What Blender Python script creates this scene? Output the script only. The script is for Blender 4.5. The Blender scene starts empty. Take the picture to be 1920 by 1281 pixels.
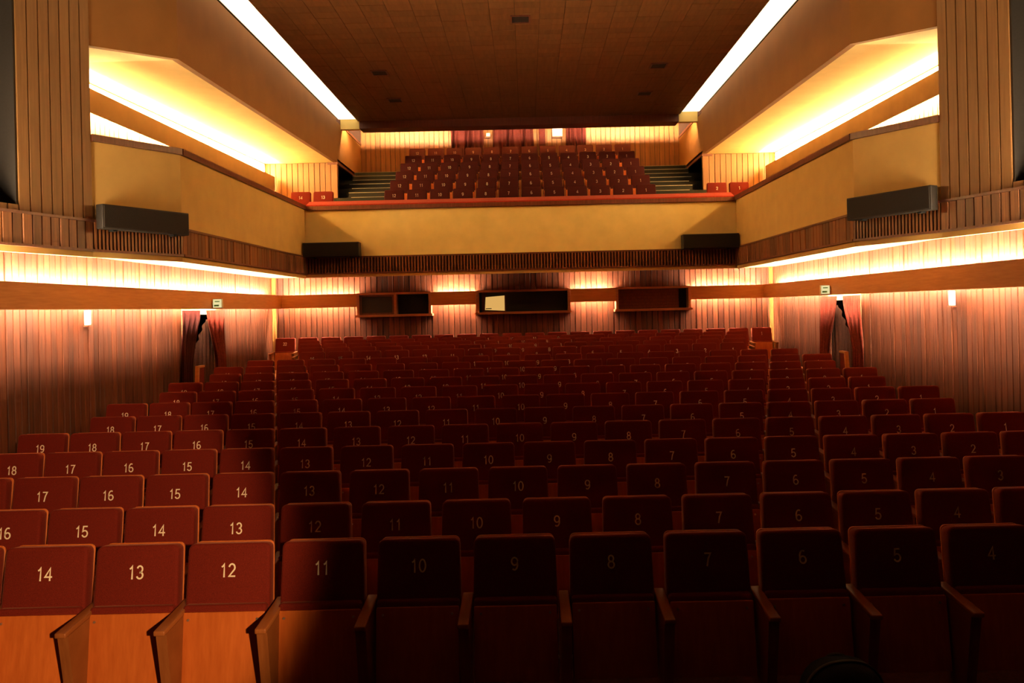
import bpy, bmesh, math, random
from mathutils import Matrix, Vector, Euler
random.seed(7)
D = bpy.data
S = bpy.context.scene
C = S.collection

# ------------------------------------------------------------------ camera
CZ = 2.26                                    # eye height over the front stalls floor
cam_d = D.cameras.new('camera'); cam = D.objects.new('camera', cam_d); C.objects.link(cam)
cam.location = (0.10, 0.0, CZ)
cam.rotation_euler = (Matrix.Rotation(math.radians(90), 3, 'X') @ Matrix.Rotation(math.radians(-1.3), 3, 'Z')).to_euler()
cam_d.sensor_width = 36.0
cam_d.lens = 1470.0 / 1920.0 * 36.0
cam_d.shift_x = -28.0 / 1920.0
cam_d.shift_y = -62.5 / 1920.0
cam_d.clip_end = 200
S.camera = cam

# ------------------------------------------------------------------ world, exposure
w = D.worlds.new('world'); S.world = w; w.use_nodes = True
bg = w.node_tree.nodes['Background']
bg.inputs[0].default_value = (0.02, 0.014, 0.01, 1); bg.inputs[1].default_value = 0.10
S.view_settings.view_transform = 'Standard'
S.view_settings.look = 'None'
S.view_settings.gamma = 1.0
S.view_settings.exposure = 0.0
S.view_settings.use_curve_mapping = False
S.cycles.use_denoising = True
S.cycles.max_bounces = 8
S.cycles.diffuse_bounces = 6
S.cycles.caustics_reflective = False
S.cycles.caustics_refractive = False

# lamp and added glow levels (all warm incandescent / warm fluorescent)
WARM = (1.0, 0.62, 0.24)
PEACH = (1.0, 0.77, 0.50)
L_LOWER = 2400.0      # tubes behind the lower pelmets
L_BACK = 2700.0
L_UPPER = 1800.0      # tubes behind the gallery pelmets
L_COVE = 2.4         # luminous strips either side of the ceiling
L_TROUGH = 3500.0
SPOT_W = 3500.0
L_WALL_GLOW = 135.0       # added glowing strips standing in for lit boards above the gallery pelmets

# ------------------------------------------------------------------ materials
def new_mat(name):
    m = D.materials.new(name); m.use_nodes = True
    nt = m.node_tree; b = nt.nodes['Principled BSDF']
    return m, nt, b
def lk(nt, a, b): nt.links.new(a, b)
def ramp(nt, fac, stops):
    r = nt.nodes.new('ShaderNodeValToRGB')
    while len(r.color_ramp.elements) < len(stops): r.color_ramp.elements.new(0.5)
    for e, (p, c) in zip(r.color_ramp.elements, stops):
        e.position = p; e.color = (*c, 1)
    lk(nt, fac, r.inputs[0]); return r
def wood(name, c0, c1, rough=0.5, grain=(28, 28, 1.6), rnd=0.35, bump=0.15, spec=0.3):
    m, nt, b = new_mat(name)
    g = nt.nodes.new('ShaderNodeNewGeometry')
    mp = nt.nodes.new('ShaderNodeMapping'); mp.inputs['Scale'].default_value = grain
    oi = nt.nodes.new('ShaderNodeObjectInfo')
    lk(nt, g.outputs['Position'], mp.inputs['Vector'])
    off = nt.nodes.new('ShaderNodeVectorMath'); off.operation = 'SCALE'
    cmb = nt.nodes.new('ShaderNodeCombineXYZ')
    for i in range(3): lk(nt, oi.outputs['Random'], cmb.inputs[i])
    lk(nt, cmb.outputs[0], off.inputs[0]); off.inputs['Scale'].default_value = 37.0
    ad = nt.nodes.new('ShaderNodeVectorMath'); ad.operation = 'ADD'
    lk(nt, mp.outputs[0], ad.inputs[0]); lk(nt, off.outputs[0], ad.inputs[1])
    n = nt.nodes.new('ShaderNodeTexNoise'); n.inputs['Scale'].default_value = 1.0
    n.inputs['Detail'].default_value = 5; n.inputs['Roughness'].default_value = 0.62
    lk(nt, ad.outputs[0], n.inputs['Vector'])
    r = ramp(nt, n.outputs['Fac'], [(0.3, c0), (0.7, c1)])
    mx = nt.nodes.new('ShaderNodeMix'); mx.data_type = 'RGBA'; mx.blend_type = 'MULTIPLY'
    mx.inputs['Factor'].default_value = 1.0
    mr = nt.nodes.new('ShaderNodeMapRange')
    mr.inputs['To Min'].default_value = 1.0 - rnd; mr.inputs['To Max'].default_value = 1.0 + rnd
    lk(nt, oi.outputs['Random'], mr.inputs['Value'])
    cc = nt.nodes.new('ShaderNodeCombineColor')
    for i in range(3): lk(nt, mr.outputs[0], cc.inputs[i])
    lk(nt, r.outputs[0], mx.inputs['A']); lk(nt, cc.outputs[0], mx.inputs['B'])
    lk(nt, mx.outputs['Result'], b.inputs['Base Color'])
    b.inputs['Roughness'].default_value = rough
    b.inputs['Specular IOR Level'].default_value = spec
    if bump:
        bp = nt.nodes.new('ShaderNodeBump'); bp.inputs['Strength'].default_value = bump; bp.inputs['Distance'].default_value = 0.004
        lk(nt, n.outputs['Fac'], bp.inputs['Height']); lk(nt, bp.outputs[0], b.inputs['Normal'])
    return m
def plain(name, c, rough=0.6, metal=0.0, noise=0.12, nscale=6.0, bump=0.0, spec=0.3):
    m, nt, b = new_mat(name)
    g = nt.nodes.new('ShaderNodeNewGeometry')
    n = nt.nodes.new('ShaderNodeTexNoise'); n.inputs['Scale'].default_value = nscale; n.inputs['Detail'].default_value = 6
    lk(nt, g.outputs['Position'], n.inputs['Vector'])
    r = ramp(nt, n.outputs['Fac'], [(0.3, tuple(x * (1 - noise) for x in c)), (0.7, tuple(min(1, x * (1 + noise)) for x in c))])
    lk(nt, r.outputs[0], b.inputs['Base Color'])
    b.inputs['Roughness'].default_value = rough; b.inputs['Metallic'].default_value = metal
    b.inputs['Specular IOR Level'].default_value = spec
    if bump:
        bp = nt.nodes.new('ShaderNodeBump'); bp.inputs['Strength'].default_value = bump; bp.inputs['Distance'].default_value = 0.01
        lk(nt, n.outputs['Fac'], bp.inputs['Height']); lk(nt, bp.outputs[0], b.inputs['Normal'])
    return m
def cloth(name, c, sheen=0.5, tint=(1, 0.4, 0.25), rough=0.85, nscale=60.0):
    m = plain(name, c, rough, 0, 0.25, nscale, 0.15, 0.15)
    b = m.node_tree.nodes['Principled BSDF']
    b.inputs['Sheen Weight'].default_value = sheen
    b.inputs['Sheen Roughness'].default_value = 0.35
    b.inputs['Sheen Tint'].default_value = (*tint, 1)
    return m
def glow(name, c, s):
    m = D.materials.new(name); m.use_nodes = True; nt = m.node_tree
    nt.nodes.remove(nt.nodes['Principled BSDF'])
    e = nt.nodes.new('ShaderNodeEmission'); e.inputs[0].default_value = (*c, 1); e.inputs[1].default_value = s
    lk(nt, e.outputs[0], nt.nodes['Material Output'].inputs[0]); return m

M = {
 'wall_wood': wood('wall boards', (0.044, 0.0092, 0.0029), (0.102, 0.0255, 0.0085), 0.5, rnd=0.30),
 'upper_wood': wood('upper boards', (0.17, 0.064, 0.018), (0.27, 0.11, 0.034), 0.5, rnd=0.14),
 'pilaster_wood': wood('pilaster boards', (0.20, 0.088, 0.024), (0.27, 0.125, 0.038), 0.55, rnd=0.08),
 'groove': plain('dark groove', (0.045, 0.02, 0.012), 0.8),
 'band_wood': wood('slat band wood', (0.10, 0.028, 0.008), (0.22, 0.078, 0.022), 0.45, rnd=0.45),
 'pelmet': wood('pelmet wood', (0.46, 0.175, 0.045), (0.58, 0.24, 0.07), 0.5, grain=(2.5, 2.5, 30), rnd=0.05),
 'ply': wood('orange plywood', (0.46, 0.105, 0.018), (0.58, 0.15, 0.028), 0.42, grain=(34, 34, 2.0), rnd=0.10, bump=0.05),
 'arm_wood': wood('armrest wood', (0.23, 0.068, 0.017), (0.33, 0.108, 0.028), 0.4, grain=(30, 4, 4), rnd=0.12),
 'ceil_wood': wood('ceiling planks', (0.14, 0.053, 0.013), (0.20, 0.078, 0.021), 0.55, grain=(18, 1.2, 18), rnd=0.10),
 'trim': wood('dark trim', (0.09, 0.025, 0.012), (0.15, 0.045, 0.02), 0.4, rnd=0.05),
 'frame_wood': wood('window frame wood', (0.30, 0.11, 0.05), (0.45, 0.19, 0.09), 0.45, grain=(4, 30, 30), rnd=0.1),
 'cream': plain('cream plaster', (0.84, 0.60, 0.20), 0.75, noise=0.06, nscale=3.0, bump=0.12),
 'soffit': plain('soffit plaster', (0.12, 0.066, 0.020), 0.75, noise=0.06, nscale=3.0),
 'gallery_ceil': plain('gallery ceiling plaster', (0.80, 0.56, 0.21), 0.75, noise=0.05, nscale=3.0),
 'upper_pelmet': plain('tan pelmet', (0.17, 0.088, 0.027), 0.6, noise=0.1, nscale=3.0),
 'cream_shaded': plain('shaded cream plaster', (0.54, 0.325, 0.09), 0.75, noise=0.06, nscale=3.0, bump=0.12),  # cream plaster darkened to carry the dimmer light on gallery fronts
 'tan_shaded': plain('shaded tan plaster', (0.25, 0.098, 0.018), 0.75, noise=0.08, nscale=2.0, bump=0.12),  # tan plaster darkened to carry the shade on the bulkheads
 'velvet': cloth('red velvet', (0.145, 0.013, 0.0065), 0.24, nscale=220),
 'velvet_shaded': cloth('shaded red velvet', (0.036, 0.003, 0.002), 0.08, nscale=220),  # seat velvet darkened, balcony shade put into the colour
 'numeral_shaded': plain('shaded numeral', (0.40, 0.30, 0.22), 0.5, noise=0.05),  # numeral colour lowered along with the shaded balcony velvet
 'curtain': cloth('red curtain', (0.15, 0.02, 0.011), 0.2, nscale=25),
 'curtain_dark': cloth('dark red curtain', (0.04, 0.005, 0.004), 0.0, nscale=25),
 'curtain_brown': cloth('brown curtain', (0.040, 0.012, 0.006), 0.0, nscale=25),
 'rail_red': cloth('red rail', (0.27, 0.018, 0.008), 0.12),
 'black': plain('black', (0.008, 0.007, 0.006), 0.8),
 'charcoal': plain('charcoal', (0.022, 0.016, 0.011), 0.65, nscale=40),
 'grille': plain('speaker cloth', (0.018, 0.012, 0.007), 0.9, nscale=90, bump=0.3),
 'white': plain('white plastic', (0.75, 0.70, 0.58), 0.4, noise=0.04),
 'numeral': plain('pale numeral', (0.92, 0.80, 0.62), 0.5, noise=0.05),
 'metal': plain('pale metal', (0.55, 0.48, 0.38), 0.35, 0.9, noise=0.1),
 'nosing': plain('step nosing', (0.26, 0.22, 0.14), 0.4, 0.3, noise=0.1),
 'carpet': plain('dark carpet', (0.07, 0.022, 0.014), 0.95, noise=0.3, nscale=50),
 'step': plain('dark step carpet', (0.016, 0.014, 0.009), 0.95, noise=0.3, nscale=50),
 'stage': wood('stage floor', (0.10, 0.05, 0.03), (0.16, 0.08, 0.045), 0.6, grain=(1.5, 25, 25)),
 'bag': cloth('dark blue nylon', (0.010, 0.014, 0.018), 0.05, (0.4, 0.5, 0.5), 0.6),
 'bag_trim': plain('grey webbing', (0.06, 0.055, 0.04), 0.6),
 'green': plain('green print', (0.10, 0.30, 0.08), 0.5),
 'sign': glow('lit sign face', (0.95, 0.85, 0.42), 0.85),
 'lit': glow('lit booth interior', (1.0, 0.55, 0.15), 0.72),
 'tube_lower': glow('warm tube lower', PEACH, L_LOWER),
 'tube_back': glow('warm tube back', PEACH, L_BACK),
 'tube_upper': glow('warm tube gallery', WARM, L_UPPER),
 'tube_trough': glow('warm tube balcony', (1.0, 0.68, 0.38), L_TROUGH),
 'strip': glow('gallery wall glow', (1.0, 0.64, 0.24), L_WALL_GLOW),  # added glow in place of lamp-lit wall boards
 'diffuser': glow('luminous diffuser', (1.0, 0.80, 0.50), L_COVE),
}

# ------------------------------------------------------------------ mesh helpers
class MB:
    def __init__(s): s.v = []; s.f = []
    def box(s, x0, x1, y0, y1, z0, z1):
        n = len(s.v)
        s.v += [(x0,y0,z0),(x1,y0,z0),(x1,y1,z0),(x0,y1,z0),(x0,y0,z1),(x1,y0,z1),(x1,y1,z1),(x0,y1,z1)]
        s.f += [(n+3,n+2,n+1,n),(n+4,n+5,n+6,n+7),(n,n+1,n+5,n+4),(n+1,n+2,n+6,n+5),(n+2,n+3,n+7,n+6),(n+3,n,n+4,n+7)]
        return s
    def hexa(s, b, t):                       # four bottom points, four top points
        n = len(s.v); s.v += list(b) + list(t)
        s.f += [(n+3,n+2,n+1,n),(n+4,n+5,n+6,n+7),(n,n+1,n+5,n+4),(n+1,n+2,n+6,n+5),(n+2,n+3,n+7,n+6),(n+3,n,n+4,n+7)]
        return s
    def prism(s, pts, z0, z1):               # convex or simple polygon in plan
        n = len(s.v); k = len(pts)
        s.v += [(x,y,z0) for x,y in pts] + [(x,y,z1) for x,y in pts]
        s.f.append(tuple(n+i for i in reversed(range(k)))); s.f.append(tuple(n+k+i for i in range(k)))
        for i in range(k):
            j = (i+1) % k; s.f.append((n+i, n+j, n+k+j, n+k+i))
        return s
    def grid(s, fn, nu, nv):
        n = len(s.v)
        for j in range(nv+1):
            for i in range(nu+1): s.v.append(fn(i/nu, j/nv))
        for j in range(nv):
            for i in range(nu):
                a = n + j*(nu+1) + i; s.f.append((a, a+1, a+nu+2, a+nu+1))
        return s
    def tube(s, p0, p1, r, seg=8):
        p0 = Vector(p0); p1 = Vector(p1); d = (p1-p0).normalized()
        u = d.orthogonal().normalized(); v = d.cross(u); n = len(s.v)
        for p in (p0, p1):
            for i in range(seg):
                a = 2*math.pi*i/seg; s.v.append(tuple(p + r*(math.cos(a)*u + math.sin(a)*v)))
        for i in range(seg):
            j = (i+1) % seg; s.f.append((n+i, n+j, n+seg+j, n+seg+i))
        s.f.append(tuple(n+i for i in reversed(range(seg)))); s.f.append(tuple(n+seg+i for i in range(seg)))
        return s
    def mesh(s, name):
        me = D.meshes.new(name); me.from_pydata(s.v, [], s.f); me.update()
        bm = bmesh.new(); bm.from_mesh(me); bmesh.ops.recalc_face_normals(bm, faces=bm.faces); bm.to_mesh(me); bm.free()
        return me
    def build(s, name, mat, parent=None, smooth=False):
        me = s.mesh(name); me.materials.append(M[mat] if isinstance(mat, str) else mat)
        if smooth:
            for p in me.polygons: p.use_smooth = True
        return link(name, me, parent)
def link(name, me, parent=None):
    o = D.objects.new(name, me); C.objects.link(o)
    if parent is not None: o.parent = parent
    return o
def tag(o, label=None, cat=None, group=None, kind=None):
    if label: o['label'] = label
    if cat: o['category'] = cat
    if group: o['group'] = group
    if kind: o['kind'] = kind
    return o
def thing(name, label, cat, loc=(0,0,0), rz=0.0, group=None):
    o = D.objects.new(name, None); C.objects.link(o); o.empty_display_size = 0.1
    o.location = loc; o.rotation_euler = (0, 0, rz)
    return tag(o, label, cat, group)
def Z(z): return z + CZ                       # heights below are measured from eye level
def rounded(bm_mesh, width, segs=2):
    bm = bmesh.new(); bm.from_mesh(bm_mesh)
    ed = [e for e in bm.edges if len(e.link_faces) == 2 and e.calc_face_angle(0) > 0.5]
    bmesh.ops.bevel(bm, geom=ed, offset=width, segments=segs, profile=0.6, affect='EDGES')
    bm.to_mesh(bm_mesh); bm.free()
    for p in bm_mesh.polygons: p.use_smooth = True
    return bm_mesh

# a unit board: 1 wide (x), 1 high (z), front towards -y with chamfered long edges
def unit_board():
    m = MB(); c = 0.05
    n = 0
    prof = [(-0.5,0.0),(-0.5,-0.7),(-0.5+c,-1.0),(0.5-c,-1.0),(0.5,-0.7),(0.5,0.0)]
    m.prism(prof, 0, 1)
    return m.mesh('board')
BOARD = unit_board()
_board_by_mat = {}
def board(parent, mat, p, ang, width, thick, z0, z1, name='board'):
    """one board standing at plan point p, its face turned to direction ang (radians, -y = 0)"""
    if mat not in _board_by_mat:
        me = BOARD.copy(); me.materials.append(M[mat]); _board_by_mat[mat] = me
    o = link(name, _board_by_mat[mat], parent)
    o.location = (p[0], p[1], z0); o.rotation_euler = (0, 0, ang); o.scale = (width, thick, z1 - z0)
    return o
def board_run(parent, mat, a, b, width, thick, z0, z1, gap=0.012, flip=False, skip=None, name='board', jit=0.0):
    """boards side by side from plan point a to b; face on the left-hand side of a->b unless flip"""
    a = Vector(a); b = Vector(b); d = b - a; L = d.length; n = max(1, round(L / width)); ww = L / n; d.normalize()
    nrm = Vector((-d.y, d.x)); nrm = -nrm if flip else nrm
    ang = math.atan2(nrm.x, -nrm.y)
    for i in range(n):
        p = a + d * (ww * (i + 0.5))
        zz0 = z0(p) if callable(z0) else z0
        zz1 = z1(p) if callable(z1) else z1
        board(parent, mat, p, ang, ww - gap, thick * (1 + jit * random.uniform(-1, 1)), Z(zz0), Z(zz1), name)

# ------------------------------------------------------------------ main dimensions
XW = 6.12; YB = 19.2                          # lower hall: side walls and rear wall
GX = 4.87; YF = 17.7                          # gallery fronts and balcony front
SOF = 0.87; BAND = 1.26; PAR = 2.33           # soffit, top of slat band, top of parapet
XU = 6.80; YP = 20.9; YU = 24.0               # upper walls, boarded end panels, top rear wall
CEIL = 5.2
PB = (GX, 11.35); PC = (5.50, 10.15); PD = (5.90, 8.80); PE = (XW, 8.0)
FLOOR = [(-6.0,-2.25),(5.2,-2.25),(13.7,-1.765),(15.1,-1.709),(19.2,-1.52)]
def floor_z(y):
    for (a, za), (b, zb) in zip(FLOOR, FLOOR[1:]):
        if y <= b: return za + (zb - za) * (y - a) / (b - a)
    return FLOOR[-1][1]
SIDES = ((-1, 'left'), (1, 'right'))

# ------------------------------------------------------------------ floor
m = MB()
for (a, za), (b, zb) in zip(FLOOR, FLOOR[1:]):
    m.hexa([(-7,a,Z(za)-0.3),(7,a,Z(za)-0.3),(7,b,Z(zb)-0.3),(-7,b,Z(zb)-0.3)], [(-7,a,Z(za)),(7,a,Z(za)),(7,b,Z(zb)),(-7,b,Z(zb))])
tag(m.build('floor', 'carpet'), 'dark red carpeted floor rising gently under the stalls seats', kind='structure')
tag(MB().box(-6.1, 6.1, -5.9, 1.9, 0.012, 0.70).build('floor_stage', 'stage'), 'dark wooden stage floor in front of the stalls', kind='structure')

# ------------------------------------------------------------------ lower walls with boards
DOOR0, DOOR1, DOORTOP = 14.15, 15.50, 0.03
for s, side in SIDES:
    mw = MB()
    x0, x1 = s*XW, s*(XW+0.35)
    xa, xb = min(x0,x1), max(x0,x1)
    mw.box(xa, xb, -6, DOOR0, Z(-2.4), Z(SOF+0.1)); mw.box(xa, xb, DOOR1, YB+0.4, Z(-2.4), Z(SOF+0.1))
    mw.box(xa, xb, DOOR0, DOOR1, Z(DOORTOP), Z(SOF+0.1))
    mw.box(xa, xb, -6, 8.0, Z(SOF+0.1), Z(6.2))
    wl = tag(mw.build('wall_'+side, 'groove'), 'reddish wooden board wall on the %s of the stalls' % side, kind='structure')
    def zb(p): return DOORTOP + 0.10 if DOOR0 < p.y < DOOR1 else floor_z(p.y)
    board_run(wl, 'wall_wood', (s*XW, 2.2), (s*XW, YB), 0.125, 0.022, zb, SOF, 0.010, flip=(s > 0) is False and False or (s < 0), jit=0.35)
wb = tag(MB().box(-XW-0.3, XW+0.3, YB, YB+0.3, Z(-2.0), Z(SOF+0.1)).build('wall_back', 'groove'), 'wooden board wall behind the last stalls row', kind='structure')
board_run(wb, 'wall_wood', (-XW, YB), (XW, YB), 0.135, 0.024, floor_z(YB), SOF, 0.012, flip=True, jit=0.3)
# pale corner posts where side and rear walls meet
for s, side in SIDES:
    tag(MB().box(min(s*XW, s*(XW-0.09)), max(s*XW, s*(XW-0.09)), YB-0.12, YB-0.03, Z(-1.52), Z(SOF)).build('trim_corner_'+side, 'tan_shaded'),
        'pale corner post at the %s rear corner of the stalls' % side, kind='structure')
# stage end, behind the viewpoint
tag(MB().box(-7, 7, -6.3, -6.0, 0, Z(6.2)).build('wall_stage', 'black'), 'black rear wall of the stage', kind='structure')

# ------------------------------------------------------------------ doors with curtains
for k, (s, side) in enumerate(SIDES):
    d = tag(MB().box(min(s*(XW+0.36), s*(XW+1.2)), max(s*(XW+0.36), s*(XW+1.2)), DOOR0-0.2, DOOR1+0.2, Z(-1.8), Z(DOORTOP+0.25)).build('door_%d' % (k+1), 'black'),
            'dark doorway in the %s wall behind parted curtains' % side, kind='structure')
    f = MB()
    f.box(min(s*(XW-0.03), s*(XW+0.1)), max(s*(XW-0.03), s*(XW+0.1)), DOOR0-0.08, DOOR1+0.08, Z(DOORTOP-0.01), Z(DOORTOP+0.10))
    f.build('door_lintel', 'cream', d)
    for yy in (DOOR0-0.04, DOOR1+0.04):
        MB().box(min(s*(XW-0.03), s*(XW+0.1)), max(s*(XW-0.03), s*(XW+0.1)), yy-0.04, yy+0.04, Z(-1.74), Z(DOORTOP-0.01)).build('door_jamb', 'frame_wood', d)
def curtain_mesh(s, x, ya, yb, z0, z1, inner, tie, folds=7, amp=0.035, depth=0.0):
    """hangs from z1 to z0 along y; 'inner' is the end (0 = ya, 1 = yb) that is swept aside"""
    m = MB(); nu, nv = folds*8, 22
    def fn(u, v):
        z = z1 + (z0 - z1) * v
        t = min(1.0, v / 0.62); k = 1.0 - (1.0 - tie) * (t*t*(3-2*t))
        if v > 0.62: k += 0.06 * (v - 0.62) / 0.38
        y = (ya + (yb - ya) * u * k) if inner == 1 else (yb - (yb - ya) * (1 - u) * k)
        a = amp * (0.7 + 0.5 * v) * math.sin(u * folds * 2 * math.pi + 0.6 * math.sin(3 * v)) + 0.012 * math.sin(u * 23 + 5 * v)
        return (x - s * (0.055 + a), y, z)
    m.grid(fn, nu, nv)
    return m
for s, side in SIDES:
    for inner, (ya, yb, which) in enumerate(((14.95-0.62, 0, ''), )): pass
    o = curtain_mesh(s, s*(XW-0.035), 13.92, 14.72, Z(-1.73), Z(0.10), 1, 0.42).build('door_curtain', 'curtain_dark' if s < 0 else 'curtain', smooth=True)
    tag(o, 'red door curtain on the stage side of the %s doorway, tied back' % side, 'curtain', 'door curtains')
    o = curtain_mesh(s, s*(XW-0.035), 14.98, 15.86, Z(-1.70), Z(0.10), 0, 0.45).build('door_curtain', 'curtain', smooth=True)
    tag(o, 'red door curtain on the rear side of the %s doorway, below the exit sign' % side, 'curtain', 'door curtains')
    # swagged inner curtain, leaving a black gap above it
    m = MB()
    def fn(u, v, s=s):
        y = DOOR0 + (DOOR1 - DOOR0) * u
        top = -0.88 + 0.80 * min(1.0, max(0.0, (u - 0.12) / 0.62)) ** 1.1
        z = top + (-1.72 - top) * v
        return (s * (XW + 0.0 + 0.02 * math.sin(u * 50 + v)), y, Z(z))
    m.grid(fn, 48, 10)
    tag(m.build('inner_curtain', 'curtain_brown', smooth=True), 'brown inner curtain drawn diagonally across the %s doorway' % side, 'curtain', 'inner door curtains')

# ------------------------------------------------------------------ lower light pelmets
PZ0, PZ1, PG = 0.12, 0.43, 0.30
def tubes(parent, p0, p1, mat, n, r=0.010):
    p0 = Vector(p0); p1 = Vector(p1)
    for i in range(n):
        a = p0.lerp(p1, (i + 0.02) / n); b = p0.lerp(p1, (i + 0.98) / n)
        MB().tube(a, b, r, 6).build('tube', mat, parent)
for s, side in SIDES:
    t = thing('light_pelmet', 'long orange-brown light pelmet along the %s stalls wall under the gallery' % side, 'light pelmet', (s*XW, 10.6, Z(PZ0)), group='wall light pelmets')
    def P(x0, x1, y0, y1, z0, z1, t=t, s=s):
        a, b = s*x0, s*x1
        return MB().box(min(a,b) - t.location.x, max(a,b) - t.location.x, y0 - t.location.y, y1 - t.location.y, Z(z0) - t.location.z, Z(z1) - t.location.z)
    P(XW-PG, XW-PG+0.02, 2.2, YB-PG, PZ0, PZ1).build('pelmet_board', 'pelmet', t)
    P(XW-PG-0.006, XW-PG+0.026, 2.2, YB-PG, PZ1, PZ1+0.012).build('edge_strip', 'pelmet', t)
    for yy in [3 + 1.6*i for i in range(10)]:
        P(XW-PG+0.02, XW-0.036, yy, yy+0.025, 0.22, 0.30).build('bracket', 'white', t)
    if True:
        P(XW-PG+0.02, XW-(0.157 if s < 0 else 0.168), 2.2, YB-PG, PZ0, PZ0+0.012).build('added_light_stop', 'white', t)  # added tray, shaped to cut lamp light off the lower boards
    tx = s*(XW-0.20) - t.location.x
    tubes(t, (tx, 5.2-10.6, 0.282), (tx, YB-0.4-10.6, 0.282), 'tube_lower', 10)
BOX = [(-4.00, -2.21), (-1.12, 1.15), (2.25, 4.06)]
seg = [(-XW+PG, -4.002), (-2.208, -1.122), (1.152, 2.248), (4.062, XW-PG)]
seg_lab = ['orange-brown light pelmet on the rear wall left of the divided projection window',
           'short orange-brown light pelmet between the divided and the middle projection window',
           'short orange-brown light pelmet between the middle and the shuttered projection window',
           'orange-brown light pelmet on the rear wall right of the shuttered projection window']
for (xa, xb), lab in zip(seg, seg_lab):
    t = thing('light_pelmet', lab, 'light pelmet', (0, YB, Z(PZ0)), group='wall light pelmets')
    MB().box(xa, xb, -PG, -PG+0.02, 0, PZ1-PZ0).build('pelmet_board', 'pelmet', t)
    MB().box(xa, xb, -PG-0.006, -PG+0.026, PZ1-PZ0, PZ1-PZ0+0.012).build('edge_strip', 'pelmet', t)
    n = max(1, round((xb-xa)/1.2))
    tubes(t, (xa+0.08, -0.19, 0.24), (xb-0.08, -0.19, 0.24), 'tube_back', n)

# ------------------------------------------------------------------ projection windows in the rear wall
def proj_window(xa, xb, label):
    t = thing('projection_window', label, 'window', ((xa+xb)/2, YB, Z(-0.11)), group='projection windows')
    wx = (xb-xa)/2; h = 0.56; y0, y1 = -0.30, -0.02
    MB().box(-wx, wx, y0, y1, h-0.045, h).build('frame_top', 'frame_wood', t)
    MB().box(-wx-0.03, wx+0.03, y0-0.04, y1, -0.02, 0.035).build('sill', 'frame_wood', t)
    MB().box(-wx, -wx+0.06, y0, y1, 0.035, h-0.045).build('frame_side', 'frame_wood', t)
    MB().box(wx-0.06, wx, y0, y1, 0.035, h-0.045).build('frame_side', 'frame_wood', t)
    MB().box(-wx+0.06, wx-0.06, y1-0.01, y1, 0.035, h-0.045).build('back_panel', 'black', t)
    return t, wx, h
t, wx, h = proj_window(*BOX[0], 'wooden projection window split by a post into two dark openings')
MB().box(0.0, 0.06, -0.30, -0.03, 0.035, h-0.045).build('mullion', 'frame_wood', t)
fr = MB(); a, b = -wx+0.06, 0.0
fr.box(a, b, -0.24, -0.22, 0.035, 0.075); fr.box(a, b, -0.24, -0.22, h-0.09, h-0.045); fr.box(a, a+0.05, -0.24, -0.22, 0.075, h-0.09); fr.box(b-0.05, b, -0.24, -0.22, 0.075, h-0.09)
fr.build('sash', 'trim', t)
MB().box(a+0.05, b-0.05, -0.20, -0.19, 0.075, h-0.09).build('pane', 'charcoal', t)
t, wx, h = proj_window(*BOX[1], 'wide black projection window with a lit port glowing at its left')
MB().hexa([(-wx+0.20,-0.12,0.09),(-wx+0.68,-0.12,0.06),(-wx+0.68,-0.10,0.06),(-wx+0.20,-0.10,0.09)], [(-wx+0.22,-0.12,0.40),(-wx+0.68,-0.12,0.43),(-wx+0.68,-0.10,0.43),(-wx+0.22,-0.10,0.40)]).build('lit_port', 'lit', t)
pm = MB()
pm.box(-wx+0.17, -wx+0.71, -0.135, -0.121, 0.035, 0.06); pm.box(-wx+0.17, -wx+0.20, -0.135, -0.121, 0.06, 0.43); pm.box(-wx+0.68, -wx+0.71, -0.135, -0.121, 0.06, 0.43)
pm.build('port_frame', 'trim', t)
MB().box(-wx+0.22, -wx+0.36, -0.14, -0.12, 0.11, 0.13).build('latch', 'black', t)
t, wx, h = proj_window(*BOX[2], 'projection window on the right closed by brown slatted shutter')
for i in range(6):
    z = 0.045 + 0.077*i
    MB().hexa([(-wx+0.07,-0.10,z),(wx-0.26,-0.10,z),(wx-0.26,-0.085,z),(-wx+0.07,-0.085,z)], [(-wx+0.07,-0.12,z+0.073),(wx-0.26,-0.12,z+0.073),(wx-0.26,-0.105,z+0.073),(-wx+0.07,-0.105,z+0.073)]).build('shutter_slat', 'trim', t)

# ------------------------------------------------------------------ gallery and balcony slabs (soffits)
m = MB()
for s, side in SIDES:
    pts = [(s*XW, YB+0.1), (s*GX, YB+0.1), (s*GX, PB[1]), (s*PC[0], PC[1]), (s*PD[0], PD[1]), (s*PE[0], PE[1])]
    m.prism(pts if s > 0 else pts[::-1], Z(SOF), Z(SOF+0.12))
m.box(-GX, GX, YF, YU, Z(SOF), Z(SOF+0.12))
tag(m.build('ceiling_under_balcony', 'soffit'), 'cream soffit under the balcony and side galleries', kind='structure')

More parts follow.
